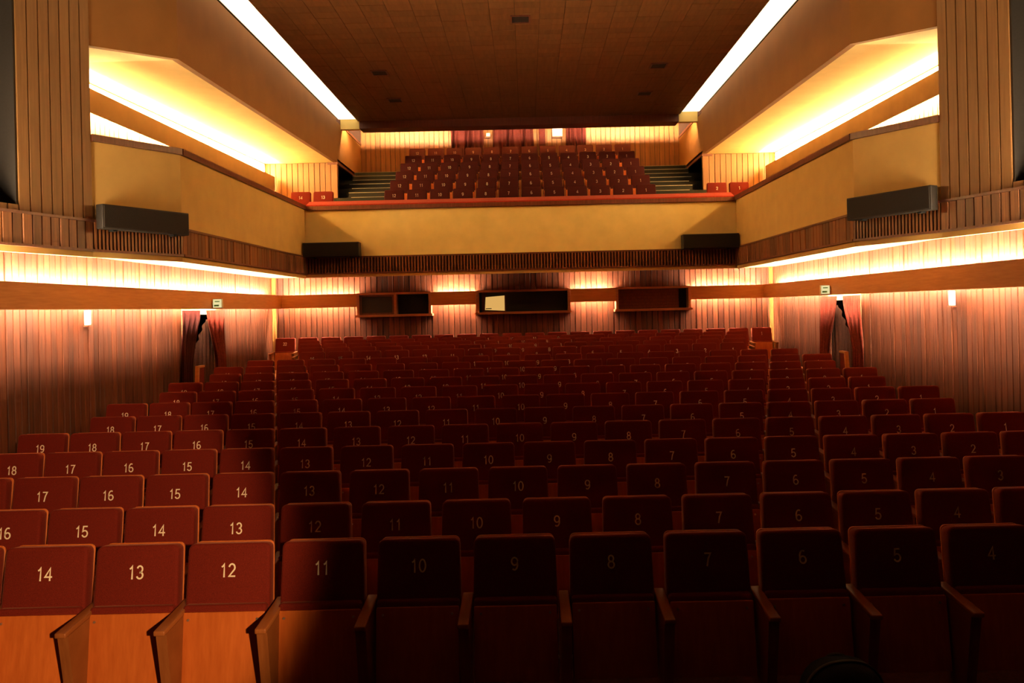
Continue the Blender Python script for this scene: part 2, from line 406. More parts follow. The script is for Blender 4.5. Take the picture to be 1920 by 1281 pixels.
# slat bands below the parapets
fb = tag(MB().box(-GX, GX, YF, YF+0.12, Z(SOF), Z(BAND)).build('trim_slat_band_front', 'groove'), 'band of fine brown ribs below the balcony front', kind='structure')
rib = MB(); n = 140
for i in range(n):
    x = -GX + 2*GX*(i+0.5)/n
    rib.box(x-0.017, x+0.017, YF-0.03, YF, Z(SOF+0.03), Z(BAND-0.03))
tag(rib.build('rib', 'band_wood', fb), kind='stuff')
MB().box(-GX, GX, YF-0.035, YF, Z(BAND-0.03), Z(BAND)).build('top_strip', 'trim', fb)
MB().box(-GX, GX, YF-0.035, YF, Z(SOF), Z(SOF+0.03)).build('bottom_strip', 'trim', fb)
MB().box(-GX, GX, YF, YF+0.04, Z(SOF-0.075), Z(SOF)).build('soffit_lip', 'cream_shaded', fb)
def quad_along(a, b, th, z0, z1, s):
    """wall slab from plan point a to b, thickness th to the outside of the hall (side s)"""
    a = Vector(a); b = Vector(b); d = (b-a).normalized(); n = Vector((-d.y, d.x))
    if n.x * s < 0: n = -n
    z0a, z0b = z0 if isinstance(z0, tuple) else (z0, z0); z1a, z1b = z1 if isinstance(z1, tuple) else (z1, z1)
    A, B, Cc, Dd = a, b, b + n*th, a + n*th
    return ([(A.x,A.y,Z(z0a)),(B.x,B.y,Z(z0b)),(Cc.x,Cc.y,Z(z0b)),(Dd.x,Dd.y,Z(z0a))], [(A.x,A.y,Z(z1a)),(B.x,B.y,Z(z1b)),(Cc.x,Cc.y,Z(z1b)),(Dd.x,Dd.y,Z(z1a))])
for s, side in SIDES:
    A = (s*GX, YF); B = (s*PB[0], PB[1]); Cp = (s*PC[0], PC[1]); Dp = (s*PD[0], PD[1]); E = (s*PE[0], PE[1])
    m = MB()
    for a, b in ((B, A), (Cp, B), (Dp, Cp), (E, Dp)): m.hexa(*quad_along(a, b, 0.10, SOF, BAND, s))
    bo = tag(m.build('trim_slat_band_'+side, 'groove'), 'brown slat band below the %s gallery parapet' % side, kind='structure')
    fl = s > 0
    board_run(bo, 'band_wood', B, A, 0.13, 0.022, SOF+0.02, BAND-0.02, 0.008, flip=not fl, jit=0.3, name='slat')
    board_run(bo, 'band_wood', Dp, Cp, 0.13, 0.022, SOF+0.02, BAND-0.02, 0.008, flip=not fl, jit=0.3, name='slat')
    board_run(bo, 'band_wood', E, Dp, 0.13, 0.022, SOF+0.02, BAND-0.02, 0.008, flip=not fl, jit=0.3, name='slat')
    # fine ribs on the short angled face
    rb = MB(); a = Vector(Cp); b = Vector(B); d = b - a; L = d.length; d.normalize(); nn = Vector((-d.y, d.x)); nn = -nn if nn.x*s > 0 else nn
    k = 26
    for i in range(k):
        c = a + d * (L*(i+0.5)/k)
        q = [c - d*0.013, c + d*0.013, c + d*0.013 + nn*0.035, c - d*0.013 + nn*0.035]
        rb.prism([(p.x, p.y) for p in q], Z(SOF+0.02), Z(BAND-0.02))
    tag(rb.build('rib', 'band_wood', bo), kind='stuff')
    for (a, b) in ((B, A), (Cp, B), (Dp, Cp), (E, Dp)):
        mm = MB()
        a2 = Vector(a); b2 = Vector(b); dd = (b2-a2).normalized(); n2 = Vector((-dd.y, dd.x)); n2 = -n2 if n2.x*s > 0 else n2
        mm.hexa(*quad_along(a2 + n2*0.04, b2 + n2*0.04, 0.05, BAND-0.02, BAND+0.012, s))
        mm.hexa(*quad_along(a2 + n2*0.04, b2 + n2*0.04, 0.05, SOF-0.012, SOF+0.02, s))
        mm.build('edge_strip', 'trim', bo)
        MB().hexa(*quad_along(a2, b2, 0.04, SOF-0.085, SOF-0.012, s)).build('soffit_lip', 'cream_shaded', bo)

# ------------------------------------------------------------------ parapets
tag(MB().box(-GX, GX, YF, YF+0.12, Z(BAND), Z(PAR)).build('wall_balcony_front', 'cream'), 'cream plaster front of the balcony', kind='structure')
t = thing('balcony_rail', 'wide red padded rail with dark nosing along the balcony front', 'rail', (0, YF, Z(PAR)))
MB().box(-GX+0.052, GX-0.052, -0.07, 0.16, -0.02, 0.07).build('nosing', 'trim', t)
MB().hexa([(-GX+0.052,-0.06,0.07),(GX-0.052,-0.06,0.07),(GX-0.052,0.24,0.07),(-GX+0.052,0.24,0.07)], [(-GX+0.052,-0.05,0.10),(GX-0.052,-0.05,0.10),(GX-0.052,0.24,0.215),(-GX+0.052,0.24,0.215)]).build('rail_pad', 'rail_red', t)
for s, side in SIDES:
    A = (s*GX, YF); B = (s*PB[0], PB[1]); Cp = (s*PC[0], PC[1])
    m = MB().hexa(*quad_along(B, A, 0.12, BAND, PAR, s)).hexa(*quad_along(Cp, B, 0.12, BAND, (PAR-0.04, PAR), s))
    tag(m.build('wall_gallery_'+side, 'cream_shaded'), 'cream plaster parapet of the %s gallery' % side, kind='structure')
    a2 = Vector(A); b2 = Vector(B); c2 = Vector(Cp); off = Vector((-s*0.05, 0)); off2 = Vector((-s*0.044, -0.023))
    m = MB().hexa(*quad_along(b2+off, a2+off, 0.22, PAR, PAR+0.09, s)).hexa(*quad_along(c2+off2, b2+off2, 0.22, (PAR-0.04, PAR), (PAR+0.05, PAR+0.09), s))
    tag(m.build('gallery_rail', 'trim'), 'dark wooden rail on top of the %s gallery parapet' % side, 'rail', 'gallery rails')

# ------------------------------------------------------------------ boarded pilaster walls beside the stage with dark openings
for s, side in SIDES:
    Cp = Vector((s*PC[0], PC[1])); Dp = Vector((s*PD[0], PD[1])); E = Vector((s*PE[0], PE[1]))
    dd = (Dp - Cp).normalized(); O = Cp + dd * 1.06
    m = MB().hexa(*quad_along(O, Cp, 0.10, BAND, 6.2, s))
    m.hexa(*quad_along(E, O, 0.10, BAND, BAND+0.08, s))
    m.box(min(s*PC[0]+s*0.05, s*(XU+0.3)), max(s*PC[0]+s*0.05, s*(XU+0.3)), PC[1]-0.12, PC[1]-0.02, Z(SOF+0.1), Z(6.2))
    pw = tag(m.build('wall_pilaster_'+side, 'groove'), 'tall brown boarded wall at the %s front end of the gallery' % side, kind='structure')
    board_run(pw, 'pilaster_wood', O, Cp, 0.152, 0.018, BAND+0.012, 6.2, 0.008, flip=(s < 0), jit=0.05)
    board_run(pw, 'pilaster_wood', E, O, 0.152, 0.018, BAND+0.012, BAND+0.08, 0.008, flip=(s < 0))
    m = MB()
    a, b = s*(abs(O.x)+0.0), s*(abs(O.x)+0.24)
    m.box(min(a,b), max(a,b), O.y-0.03, O.y-0.002, Z(BAND+0.08), Z(6.2))
    op = tag(m.build('trim_opening_'+side, 'charcoal'), 'dark grey reveal of the tall opening beside the %s stage wall' % side, kind='structure')
    MB().box(min(s*(XW+0.0), s*(XW+0.02)), max(s*(XW+0.0), s*(XW+0.02)), 8.0, O.y-0.03, Z(BAND+0.08), Z(6.2)).build('opening_back', 'black', op)

# ------------------------------------------------------------------ upper bulkheads, cove lights, ceiling
def bulk_z(y): return 3.72 + (4.0 - 3.72) * (y - PB[1]) / (YP - PB[1]) if y > PB[1] else 3.72 - 0.19 * (PB[1]-y)/(PB[1]-PC[1])
for s, side in SIDES:
    B = (s*PB[0], PB[1]); Cp = (s*PC[0], PC[1])
    m = MB()
    m.hexa(*quad_along(B, (s*GX, YP), 0.10, (bulk_z(PB[1]), bulk_z(YP)), CEIL-0.03, s))
    m.hexa(*quad_along((s*GX, YP), (s*GX, YU), 0.10, 4.0, CEIL-0.10, s))
    m.hexa(*quad_along(Cp, B, 0.10, (bulk_z(PC[1]), bulk_z(PB[1])), 6.2, s))
    tag(m.build('wall_bulkhead_'+side, 'tan_shaded'), 'shaded tan plaster bulkhead hanging above the %s gallery' % side, kind='structure')
    # underside
    def up(x, y): return (s*x, y, Z(bulk_z(y)))
    bot = [up(GX+0.099, PB[1]+0.05), up(XU+0.1, PB[1]+0.05), up(XU+0.1, YP), up(GX+0.099, YP)]
    m = MB().hexa(bot, [(x, y, z+0.08) for x, y, z in bot])
    bot = [up(PC[0]+0.09, PC[1]+0.05), up(XU+0.1, PC[1]+0.05), up(XU+0.1, PB[1]+0.05), up(GX+0.099, PB[1]+0.05)]
    m.hexa(bot, [(x, y, z+0.08) for x, y, z in bot])
    tag(m.build('ceiling_gallery_'+side, 'gallery_ceil'), 'cream ceiling over the %s gallery' % side, kind='structure')
    # dark trims at the far end of the bulkhead
    m = MB()
    m.hexa(*quad_along((s*(GX-0.02), YP), (s*(GX-0.02), YU), 0.06, 3.95, 4.02, s))
    m.hexa(*quad_along((s*(GX-0.02), 21.4), (s*(GX-0.02), YU), 0.06, CEIL-0.12, CEIL-0.05, s))
    m.box(min(s*(GX-0.02), s*(GX+0.25)), max(s*(GX-0.02), s*(GX+0.25)), YP-0.05, YP, Z(3.94), Z(4.02))
    tag(m.build('trim_bulkhead_'+side, 'trim'), 'dark trim along the end of the %s bulkhead' % side, kind='structure')
    # luminous strip
    t = thing('cove_light', 'long glowing white light strip between ceiling and %s bulkhead' % side, 'light', (s*4.64, 15.0, Z(CEIL)), group='ceiling light strips')
    for i in range(9):
        y0 = 8.6 + i*(21.36-8.6)/9; y1 = 8.6 + (i+1)*(21.36-8.6)/9
        MB().box(-0.27, 0.27, y0-15.0+0.004, y1-15.0-0.004, 0.055, 0.07).build('diffuser', 'diffuser', t)
    MB().box(-0.30, 0.30, 8.6-15, 21.4-15, 0.07, 0.10).build('housing', 'white', t)
    tag(MB().box(min(s*4.36, s*(GX-0.0)), max(s*4.36, s*(GX-0.0)), 21.38, 21.55, Z(4.99), Z(CEIL+0.1)).build('trim_cove_end_'+side, 'cream'),
        'cream block closing the far end of the %s light strip' % side, kind='structure')
    # roof over the space between bulkhead and outer wall
    tag(MB().box(min(s*4.3, s*(XU+0.4)), max(s*4.3, s*(XU+0.4)), -6, YU+0.2, Z(6.2), Z(6.3)).build('ceiling_roof_'+side, 'black'), 'dark roof above the %s light strip' % side, kind='structure')
ce = tag(MB().box(-4.40, 4.40, -6, 21.4, Z(CEIL+0.02), Z(CEIL+0.12)).build('ceiling', 'groove'), 'dark brown planked ceiling over the stalls', kind='structure')
me = MB().box(-0.2165, 0.2165, -0.1315, 0.1315, 0, 0.02).mesh('tile'); me.materials.append(M['ceil_wood'])
NR = 46; DY = (21.4-9.0)/NR; rest = MB()
for j in range(NR):
    for i in range(20):
        x = -4.40 + 0.44*(i+0.5); y = 9.0 + DY*(j+0.5); dz = 0.0025*((i*7+j*5) % 4)/3
        if 12 <= j < 27:
            o = link('tile', me, ce); o.location = (x, y, Z(CEIL)+dz)
        else:
            rest.box(x-0.2165, x+0.2165, y-0.1315, y+0.1315, Z(CEIL)+dz, Z(CEIL)+0.02)
tag(rest.build('tile_field', 'ceil_wood', ce), kind='stuff')
tag(MB().box(-4.4, 4.4, -6, 9.0, Z(CEIL), Z(CEIL+0.02)).build('ceiling_stage', 'ceil_wood'), 'dark brown ceiling near the stage', kind='structure')
VENT = [(0.10, 14.08, 'square dark ceiling fitting in the middle near the stage'), (-2.99, 17.06, 'square dark ceiling fitting at left, nearer the stage'),
        (-3.03, 19.3, 'square dark ceiling fitting at left, nearer the balcony'), (3.07, 17.0, 'square dark ceiling fitting at right, nearer the stage'),
        (3.1, 19.2, 'square dark ceiling fitting at right, nearer the balcony')]
for x, y, lab in VENT:
    t = thing('ceiling_fitting', lab, 'ceiling light', (x, y, Z(CEIL)), group='square ceiling fittings')
    m = MB(); r = 0.18
    m.box(-r, r, -r, -r+0.03, -0.02, 0.0); m.box(-r, r, r-0.03, r, -0.02, 0.0); m.box(-r, -r+0.03, -r+0.03, r-0.03, -0.02, 0.0); m.box(r-0.03, r, -r+0.03, r-0.03, -0.02, 0.0)
    m.build('rim', 'trim', t)
    MB().box(-r+0.03, r-0.03, -r+0.03, r-0.03, -0.008, -0.001).build('panel', 'charcoal', t)

# ------------------------------------------------------------------ upper gallery walls, end panels, pelmets
for s, side in SIDES:
    a, b = s*XU, s*(XU+0.2)
    gw = tag(MB().box(min(a,b), max(a,b), PC[1]-0.1, YU, Z(SOF), Z(6.2)).build('wall_upper_'+side, 'groove'), 'boarded wall behind the %s gallery' % side, kind='structure')
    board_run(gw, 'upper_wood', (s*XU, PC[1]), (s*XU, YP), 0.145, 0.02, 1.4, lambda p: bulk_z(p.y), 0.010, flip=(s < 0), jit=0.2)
    ep = tag(MB().box(min(s*(GX+0.02), s*XU), max(s*(GX+0.02), s*XU), YP, YP+0.1, Z(1.4), Z(4.0)).build('wall_gallery_end_'+side, 'groove'), 'boarded panel at the far end of the %s gallery' % side, kind='structure')
    board_run(ep, 'upper_wood', (min(s*(GX+0.02), s*XU), YP), (max(s*(GX+0.02), s*XU), YP), 0.145, 0.02, 1.4, 3.985, 0.012, flip=True, jit=0.2)
    MB().box(min(s*(GX+0.0), s*(GX+0.06)), max(s*(GX+0.0), s*(GX+0.06)), YP-0.03, YP+0.1, Z(1.4), Z(3.94)).build('end_post', 'upper_wood', ep)
    # dark passage behind the panel
    tag(MB().box(min(s*(GX+0.5), s*(GX+0.55)), max(s*(GX+0.5), s*(GX+0.55)), YP+0.1, YU, Z(1.4), Z(4.0)).build('wall_passage_'+side, 'charcoal'), 'dark wall of the exit passage at the %s of the balcony' % side, kind='structure')
    tag(MB().box(min(s*GX, s*XU), max(s*GX, s*XU), YP, YU, Z(4.02), Z(4.1)).build('ceiling_passage_'+side, 'charcoal'), 'dark ceiling of the exit passage at the %s of the balcony' % side, kind='structure')
    # floor of the gallery
    tag(MB().box(min(s*(GX+0.1), s*XU), max(s*(GX+0.1), s*XU), PB[1], YP, Z(1.30), Z(1.40)).build('floor_gallery_'+side, 'step'), 'dark floor of the %s gallery' % side, kind='structure')
    # sloping pelmet
    t = thing('light_pelmet', 'tan sloping light pelmet on the wall behind the %s gallery' % side, 'light pelmet', (s*XU, 15.0, Z(3.2)), group='gallery light pelmets')
    y0, y1 = PC[1], YP-0.12
    def pz(y): return 3.12 + 0.013*(y-PC[1]), 3.48 + 0.013*(y-PC[1])
    xx = s*(XU-0.30)
    bA = pz(y0); bB = pz(y1)
    def rel(pts): return [(x - s*XU, y - 15.0, z - Z(3.2)) for x, y, z in pts]
    lo, hi = quad_along((xx, y0), (xx, y1), 0.02, (bA[0], bB[0]), (bA[1], bB[1]), s)
    MB().hexa(rel(lo), rel(hi)).build('pelmet_board', 'upper_pelmet', t)
    lo, hi = quad_along((xx, y0), (xx, y1), 0.015, (bA[1], bB[1]), (bA[1]+0.012, bB[1]+0.012), s)
    MB().hexa(rel(lo), rel(hi)).build('edge_strip', 'upper_pelmet', t)
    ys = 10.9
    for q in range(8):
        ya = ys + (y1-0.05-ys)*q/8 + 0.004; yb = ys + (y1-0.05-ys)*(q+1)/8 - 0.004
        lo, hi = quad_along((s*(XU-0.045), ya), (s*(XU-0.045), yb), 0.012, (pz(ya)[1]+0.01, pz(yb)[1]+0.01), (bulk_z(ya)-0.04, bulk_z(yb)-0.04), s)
        MB().hexa(rel(lo), rel(hi)).build('wall_glow', 'strip', t)  # glowing surface added over the boards the lamps light up
    tx = -s*0.19
    tubes(t, (tx, y0+0.2-15, bA[1]-0.16+CZ-Z(3.2)), (tx, y1-0.3-15, bB[1]-0.16+CZ-Z(3.2)), 'tube_upper', 8, 0.018)

# ------------------------------------------------------------------ balcony: steps, rear wall, light trough
fbal = tag(MB().box(-GX-0.5, GX+0.5, YF+0.12, YU, Z(SOF+0.12), Z(1.55)).build('floor_balcony', 'step'), 'dark stepped floor of the balcony', kind='structure')
BY = [18.5 + 0.84*i for i in range(6)]; BZ = [1.90 + 0.365*i for i in range(6)]
for i in range(7):
    z = 1.90 + 0.365*i
    y0 = YF+0.12 if i == 0 else 18.5 + 0.84*i - 0.50
    y1 = 18.5 + 0.84*(i+1) - 0.50 if i < 6 else YU
    MB().box(-GX-0.48, GX+0.48, y0, y1, Z(1.55), Z(z)).build('step', 'step', fbal)
    if i:
        for s in (-1, 1):
            xa, xb = sorted((s*3.42, s*min(GX-0.02, 3.95+0.16*i)))
            MB().box(xa, xb, y0-0.42, y0, Z(z-0.365), Z(z-0.18)).build('half_step', 'step', fbal)
            MB().box(xa, xb, y0-0.43, y0-0.40, Z(z-0.18), Z(z-0.165)).build('nosing', 'nosing', fbal)
            MB().box(xa, xb, y0-0.01, y0+0.03, Z(z), Z(z+0.012)).build('nosing', 'nosing', fbal)
uw = tag(MB().box(-XU, XU, YU, YU+0.2, Z(1.5), Z(6.3)).build('wall_upper_back', 'groove'), 'boarded wall behind the top row of the balcony', kind='structure')
board_run(uw, 'upper_wood', (-GX, YU), (GX, YU), 0.15, 0.02, 4.09, 6.2, 0.012, flip=True, jit=0.2)
tag(MB().box(-GX-0.1, GX+0.1, 21.4, YU+0.1, Z(6.0), Z(6.1)).build('ceiling_balcony', 'cream'), 'cream ceiling above the back of the balcony', kind='structure')
t = thing('ceiling_beam', 'dark brown cross beam at the end of the ceiling, hiding lamps', 'beam', (0, 21.4, Z(5.0)))
MB().box(-4.36, 4.36, -0.02, 0.16, 0, 0.26).build('beam_face', 'trim', t)
MB().box(-4.36, 4.36, 0.16, 0.50, 0, 0.03).build('trough_floor', 'trim', t)
MB().box(-4.36, 4.36, 0.47, 0.50, 0.03, 0.20).build('trough_lip', 'trim', t)
tubes(t, (-4.30, 0.25, 0.212), (-2.3, 0.25, 0.212), 'tube_trough', 2, 0.018)
tubes(t, (2.0, 0.25, 0.212), (4.30, 0.25, 0.212), 'tube_trough', 2, 0.018)
tubes(t, (-1.9, 0.25, 0.212), (-1.3, 0.25, 0.212), 'tube_trough', 1, 0.010)
tubes(t, (-0.3, 0.25, 0.212), (0.3, 0.25, 0.212), 'tube_trough', 1, 0.010)
tubes(t, (0.8, 0.25, 0.212), (1.4, 0.25, 0.212), 'tube_trough', 1, 0.010)
# curtains and fittings on the top rear wall
def back_curtain(xa, xb, z0, z1, label, ph):
    m = MB(); folds = max(3, round((xb-xa)/0.17))
    def fn(u, v):
        x = xa + (xb-xa)*(u + 0.02*math.sin(u*17+ph+3*v))
        z = z1 + (z0 - z1)*v
        a = math.sin(u*folds*2*math.pi + ph + 0.8*math.sin(u*9+ph)) * (0.075 + 0.045*math.sin(u*13+ph*2)) * (0.55 + 0.7*v)
        return (x, YU - 0.22 - a - 0.10*v, Z(z))
    m.grid(fn, folds*10, 14)
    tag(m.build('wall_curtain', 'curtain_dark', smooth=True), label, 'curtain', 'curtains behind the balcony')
back_curtain(-2.10, -1.08, 4.1, 5.60, 'dark red curtain on the top rear wall, furthest left', 0.3)
back_curtain(-0.82, 0.40, 4.1, 5.60, 'dark red curtain on the top rear wall, in the middle', 1.7)
back_curtain(1.40, 1.86, 4.1, 5.62, 'narrow dark red curtain on the top rear wall, right of the white box', 2.9)
for x, lab in ((0.68, 'dark post on the top rear wall left of the white box'), (1.95, 'dark post on the top rear wall right of the curtains')):
    t = thing('wall_post', lab, 'post', (x, YU-0.03, Z(4.09)), group='posts on the top rear wall')
    hw = 0.10 if x < 1 else 0.05
    MB().box(-hw, hw, -0.14, 0, 0, 1.85).build('shaft', 'curtain_dark', t); MB().box(-hw-0.015, hw+0.015, -0.155, 0, 0, 0.12).build('base', 'trim', t)
for x, z, r, lab in ((1.15, 5.22, 0.15, 'white lit box on the top rear wall between posts'), (-0.96, 5.26, 0.06, 'small white box on the top rear wall between two curtains')):
    t = thing('wall_box', lab, 'box', (x, YU-0.025, Z(z)), group='white boxes on the top rear wall')
    m = MB().box(-r, r, -0.10, 0, 0, r*1.7); me = rounded(m.mesh('body'), 0.012); me.materials.append(M['white']); link('body', me, t)
    MB().box(-r-0.02, r*0.8, -0.13, 0, -0.05, -0.004).build('shelf', 'trim', t)

# ------------------------------------------------------------------ loudspeakers on the ledges
def speaker(loc, rz, L, H, dep, label):
    t = thing('loudspeaker', label, 'speaker', loc, rz, 'dark loudspeaker boxes')
    me = rounded(MB().box(-L/2, L/2, -dep+0.012, 0, 0, H).mesh('cabinet'), 0.012); me.materials.append(M['charcoal']); link('cabinet', me, t)
    MB().box(-L/2+0.02, L/2-0.02, -dep, -dep+0.012, 0.02, H-0.02).build('grille', 'grille', t)
    for x in (-L/2+0.2, L/2-0.2): MB().box(x-0.03, x+0.03, -dep+0.05, 0.0, -0.02, 0.0).build('foot', 'black', t)
    return t
for s, side in SIDES:
    speaker((s*(GX-0.65), YF-0.045, Z(1.24)), 0, 1.24, 0.32, 0.28, 'dark box loudspeaker at the %s end of the balcony front' % side)
    a = Vector((s*PC[0], PC[1])); b = Vector((s*PB[0], PB[1])); d = (b-a); L = d.length; d.normalize()
    n = Vector((-d.y, d.x)); n = -n if n.x*s > 0 else n
    c = (a+b)/2 - d*0.0 + n*0.045
    speaker((c.x, c.y, Z(1.15)), math.atan2(n.x, -n.y), L*0.97, 0.32, 0.15, 'long dark box loudspeaker on the angled %s gallery corner' % side)

# ------------------------------------------------------------------ exit signs and small wall fittings
for s, side in SIDES:
    x = s*(XW-PG)
    t = thing('exit_sign', 'small lit exit sign on the %s pelmet above the doorway' % side, 'sign', (x - s*0.11, 14.75, Z(0.135)), 0, 'exit signs')
    MB().box(-0.085, 0.085, -0.03, 0.03, 0.0, 0.17).build('case', 'white', t)
    MB().box(-0.078, 0.078, -0.034, -0.03, 0.008, 0.162).build('sign_face', 'sign', t)
    MB().box(-0.045, 0.045, -0.036, -0.034, 0.112, 0.130).build('lettering', 'green', t)
    MB().box(-0.060, 0.030, -0.036, -0.034, 0.030, 0.062).build('arrow', 'green', t)
    MB().box(min(s*0.02, s*0.109), max(s*0.02, s*0.109), 0.005, 0.02, 0.07, 0.10).build('bracket', 'white', t)
    y = 11.0
    t = thing('wall_fitting', 'small white fitting with dark base hanging on the %s board wall' % side, 'wall fitting', (s*(XW-0.025), y, Z(-0.10)), 0, 'white wall fittings')
    t.rotation_euler = (0, 0, math.radians(90 if s < 0 else -90))
    me = rounded(MB().box(-0.04, 0.04, -0.06, 0, 0.0, 0.21).mesh('body'), 0.01); me.materials.append(M['white']); link('body', me, t)
    MB().box(-0.05, 0.05, -0.07, 0, -0.02, 0.0).build('base', 'trim', t); MB().box(-0.008, 0.008, -0.04, -0.02, -0.06, -0.02).build('stem', 'trim', t)
    # low partition beside the doorway at the end of the stalls row
    t = thing('row_end_panel', 'low wooden partition at the %s end of the eleventh row by the doorway' % side, 'partition', (s*5.20, 12.75, Z(floor_z(12.75))), 0, 'row end partitions')
    MB().hexa([(-0.02,-0.30,0),(0.02,-0.30,0),(0.02,0.02,0),(-0.02,0.02,0)], [(-0.02,-0.18,0.98),(0.02,-0.18,0.98),(0.02,0.02,0.98),(-0.02,0.02,0.98)]).build('panel', 'velvet', t)
    m = MB().hexa([(-0.03,-0.32,0),(0.03,-0.32,0),(0.03,-0.29,0),(-0.03,-0.29,0)], [(-0.03,-0.20,1.0),(0.03,-0.20,1.0),(0.03,-0.17,1.0),(-0.03,-0.17,1.0)])
    m.box(-0.03, 0.03, -0.20, 0.03, 0.98, 1.01); m.build('edge_trim', 'pelmet', t)

# ------------------------------------------------------------------ the folding seat
PITCH = 0.54
TILT = math.radians(9)
def outline(wb, wt, h, r, seg=4):
    pts = [(-wb/2, 0), (wb/2, 0)]
    for i in range(seg+1):
        a = math.pi/2 * i/seg; pts.append((wt/2 - r + r*math.cos(a), h - r + r*math.sin(a)))
    for i in range(seg+1):
        a = math.pi/2 + math.pi/2 * i/seg; pts.append((-wt/2 + r + r*math.cos(a), h - r + r*math.sin(a)))
    return pts
def slab(pts, th, bevel, name, mat, bulge=0.0):
    """upright slab, outline in x/z, front at y = -th"""
    m = MB(); k = len(pts); n = 0
    m.v += [(x, 0, z) for x, z in pts] + [(x, -th, z) for x, z in pts]
    m.f.append(tuple(range(k))); m.f.append(tuple(k+i for i in reversed(range(k))))
    for i in range(k):
        j = (i+1) % k; m.f.append((i, j, k+j, k+i))
    me = m.mesh(name); rounded(me, bevel, 2); me.materials.append(M[mat]); return me
ME_BACK = slab(outline(0.474, 0.460, 0.43, 0.035), 0.085, 0.016, 'backrest', 'velvet')
ME_SHELL = slab(outline(0.470, 0.450, 0.46, 0.03), 0.014, 0.004, 'back_shell', 'ply')
ME_CUSH = slab(outline(0.460, 0.460, 0.44, 0.02), 0.075, 0.014, 'seat_cushion', 'velvet')
ME_UNDER = slab(outline(0.456, 0.456, 0.40, 0.008), 0.014, 0.003, 'seat_underside', 'ply')
m = MB().hexa([(-0.030,-0.36,0.585),(0.030,-0.36,0.585),(0.030,0.02,0.615),(-0.030,0.02,0.615)], [(-0.030,-0.36,0.612),(0.030,-0.36,0.612),(0.030,0.02,0.645),(-0.030,0.02,0.645)])
ME_ARM = rounded(m.mesh('armrest'), 0.007); ME_ARM.materials.append(M['arm_wood'])
m = MB().hexa([(-0.024,-0.24,0.0),(0.024,-0.24,0.0),(0.024,0.02,0.0),(-0.024,0.02,0.0)], [(-0.028,-0.335,0.587),(0.028,-0.335,0.587),(0.028,0.02,0.614),(-0.028,0.02,0.614)])
m.box(-0.029, 0.029, -0.26, 0.04, 0, 0.02)
ME_SUP = m.mesh('arm_support'); ME_SUP.materials.append(M['arm_wood'])
m = MB().tube((-0.235, -0.06, 0.30), (0.235, -0.06, 0.30), 0.012, 8)
ME_BAR = m.mesh('hinge_bar'); ME_BAR.materials.append(M['metal'])
m = MB()
for x in (-0.19, 0.19): m.tube((x, -0.010, 0), (x, 0.0, 0), 0.007, 6)
ME_SCREW = m.mesh('screws'); ME_SCREW.materials.append(M['metal'])
def arc(cx, cy, rx, ry, a0, a1, n=10):
    return [(cx + rx*math.cos(math.radians(a0+(a1-a0)*i/n)), cy + ry*math.sin(math.radians(a0+(a1-a0)*i/n))) for i in range(n+1)]
DIG = {
 '0': (arc(.27,.5,.22,.44,90,450,22), True), '1': ([(.10,.74),(.20,.79),(.29,.94),(.29,0)], False),
 '2': (arc(.27,.68,.21,.26,170,-30,10) + [(.07,.07),(.52,.07)], False),
 '3': (arc(.26,.71,.19,.23,165,-80,9) + arc(.26,.27,.22,.23,80,-165,10), False),
 '4': ([(.40,0),(.40,.90),(.04,.28),(.56,.28)], False),
 '5': ([(.48,.93),(.13,.93),(.08,.50)] + arc(.26,.31,.23,.27,130,-160,11), False),
 '6': (arc(.30,.55,.24,.40,60,180,6) + arc(.28,.30,.22,.25,180,540,16), False),
 '7': ([(.05,.93),(.50,.93),(.33,.55),(.22,0)], False),
 '8': (arc(.27,.72,.18,.22,-90,270,14) + arc(.27,.28,.22,.24,90,-270,16)[1:], False),
 '9': (arc(.26,.65,.22,.27,0,360,16) + arc(.24,.45,.24,.40,-10,-125,6)[0:], False),
}
NUM = {}
ME_BACK2 = ME_BACK.copy(); ME_BACK2.materials[0] = M['velvet_shaded']
ME_CUSH2 = ME_CUSH.copy(); ME_CUSH2.materials[0] = M['velvet_shaded']
def digit_mesh(ch, dim=False, H=0.076, sw=0.115):
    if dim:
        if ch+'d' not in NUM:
            NUM[ch+'d'] = digit_mesh(ch).copy(); NUM[ch+'d'].materials[0] = M['numeral_shaded']
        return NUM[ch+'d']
    if ch in NUM: return NUM[ch]
    pts, closed = DIG[ch]; pts = [Vector(p) for p in pts]; k = len(pts); m = MB(); L = []; Rr = []
    if closed: pts = pts[:-1]; k -= 1
    for i in range(k):
        a = pts[i-1] if (i or closed) else pts[i]; b = pts[(i+1) % k] if (i < k-1 or closed) else pts[i]
        d1 = (pts[i]-a); d2 = (b-pts[i])
        d1 = d1.normalized() if d1.length > 1e-6 else d2.normalized(); d2 = d2.normalized() if d2.length > 1e-6 else d1
        n1 = Vector((-d1.y, d1.x)); n2 = Vector((-d2.y, d2.x)); q = (n1+n2)
        q = q.normalized() if q.length > 1e-4 else n1
        w = sw/2 / max(0.55, q.dot(n1)); L.append(pts[i]+q*w); Rr.append(pts[i]-q*w)
    for y in (-0.0015, 0.0):
        m.v += [((p.x-0.28)*H, y, (p.y-0.47)*H) for p in L] + [((p.x-0.28)*H, y, (p.y-0.47)*H) for p in Rr]
    o = 2*k; e = k if closed else k-1
    for i in range(e):
        j = (i+1) % k
        m.f += [(i, j, k+j, k+i), (o+i, o+k+i, o+k+j, o+j), (i, o+i, o+j, j), (k+i, k+j, o+k+j, o+k+i)]
    if not closed: m.f += [(0, k, o+k, o), (k-1, o+k-1, o+2*k-1, 2*k-1)]
    me = D.meshes.new('numeral'); me.from_pydata(m.v, [], m.f); me.update(); me.materials.append(M['numeral']); NUM[ch] = me
    return me
BACK_LOC = Vector((0, 0.0, 0.525))
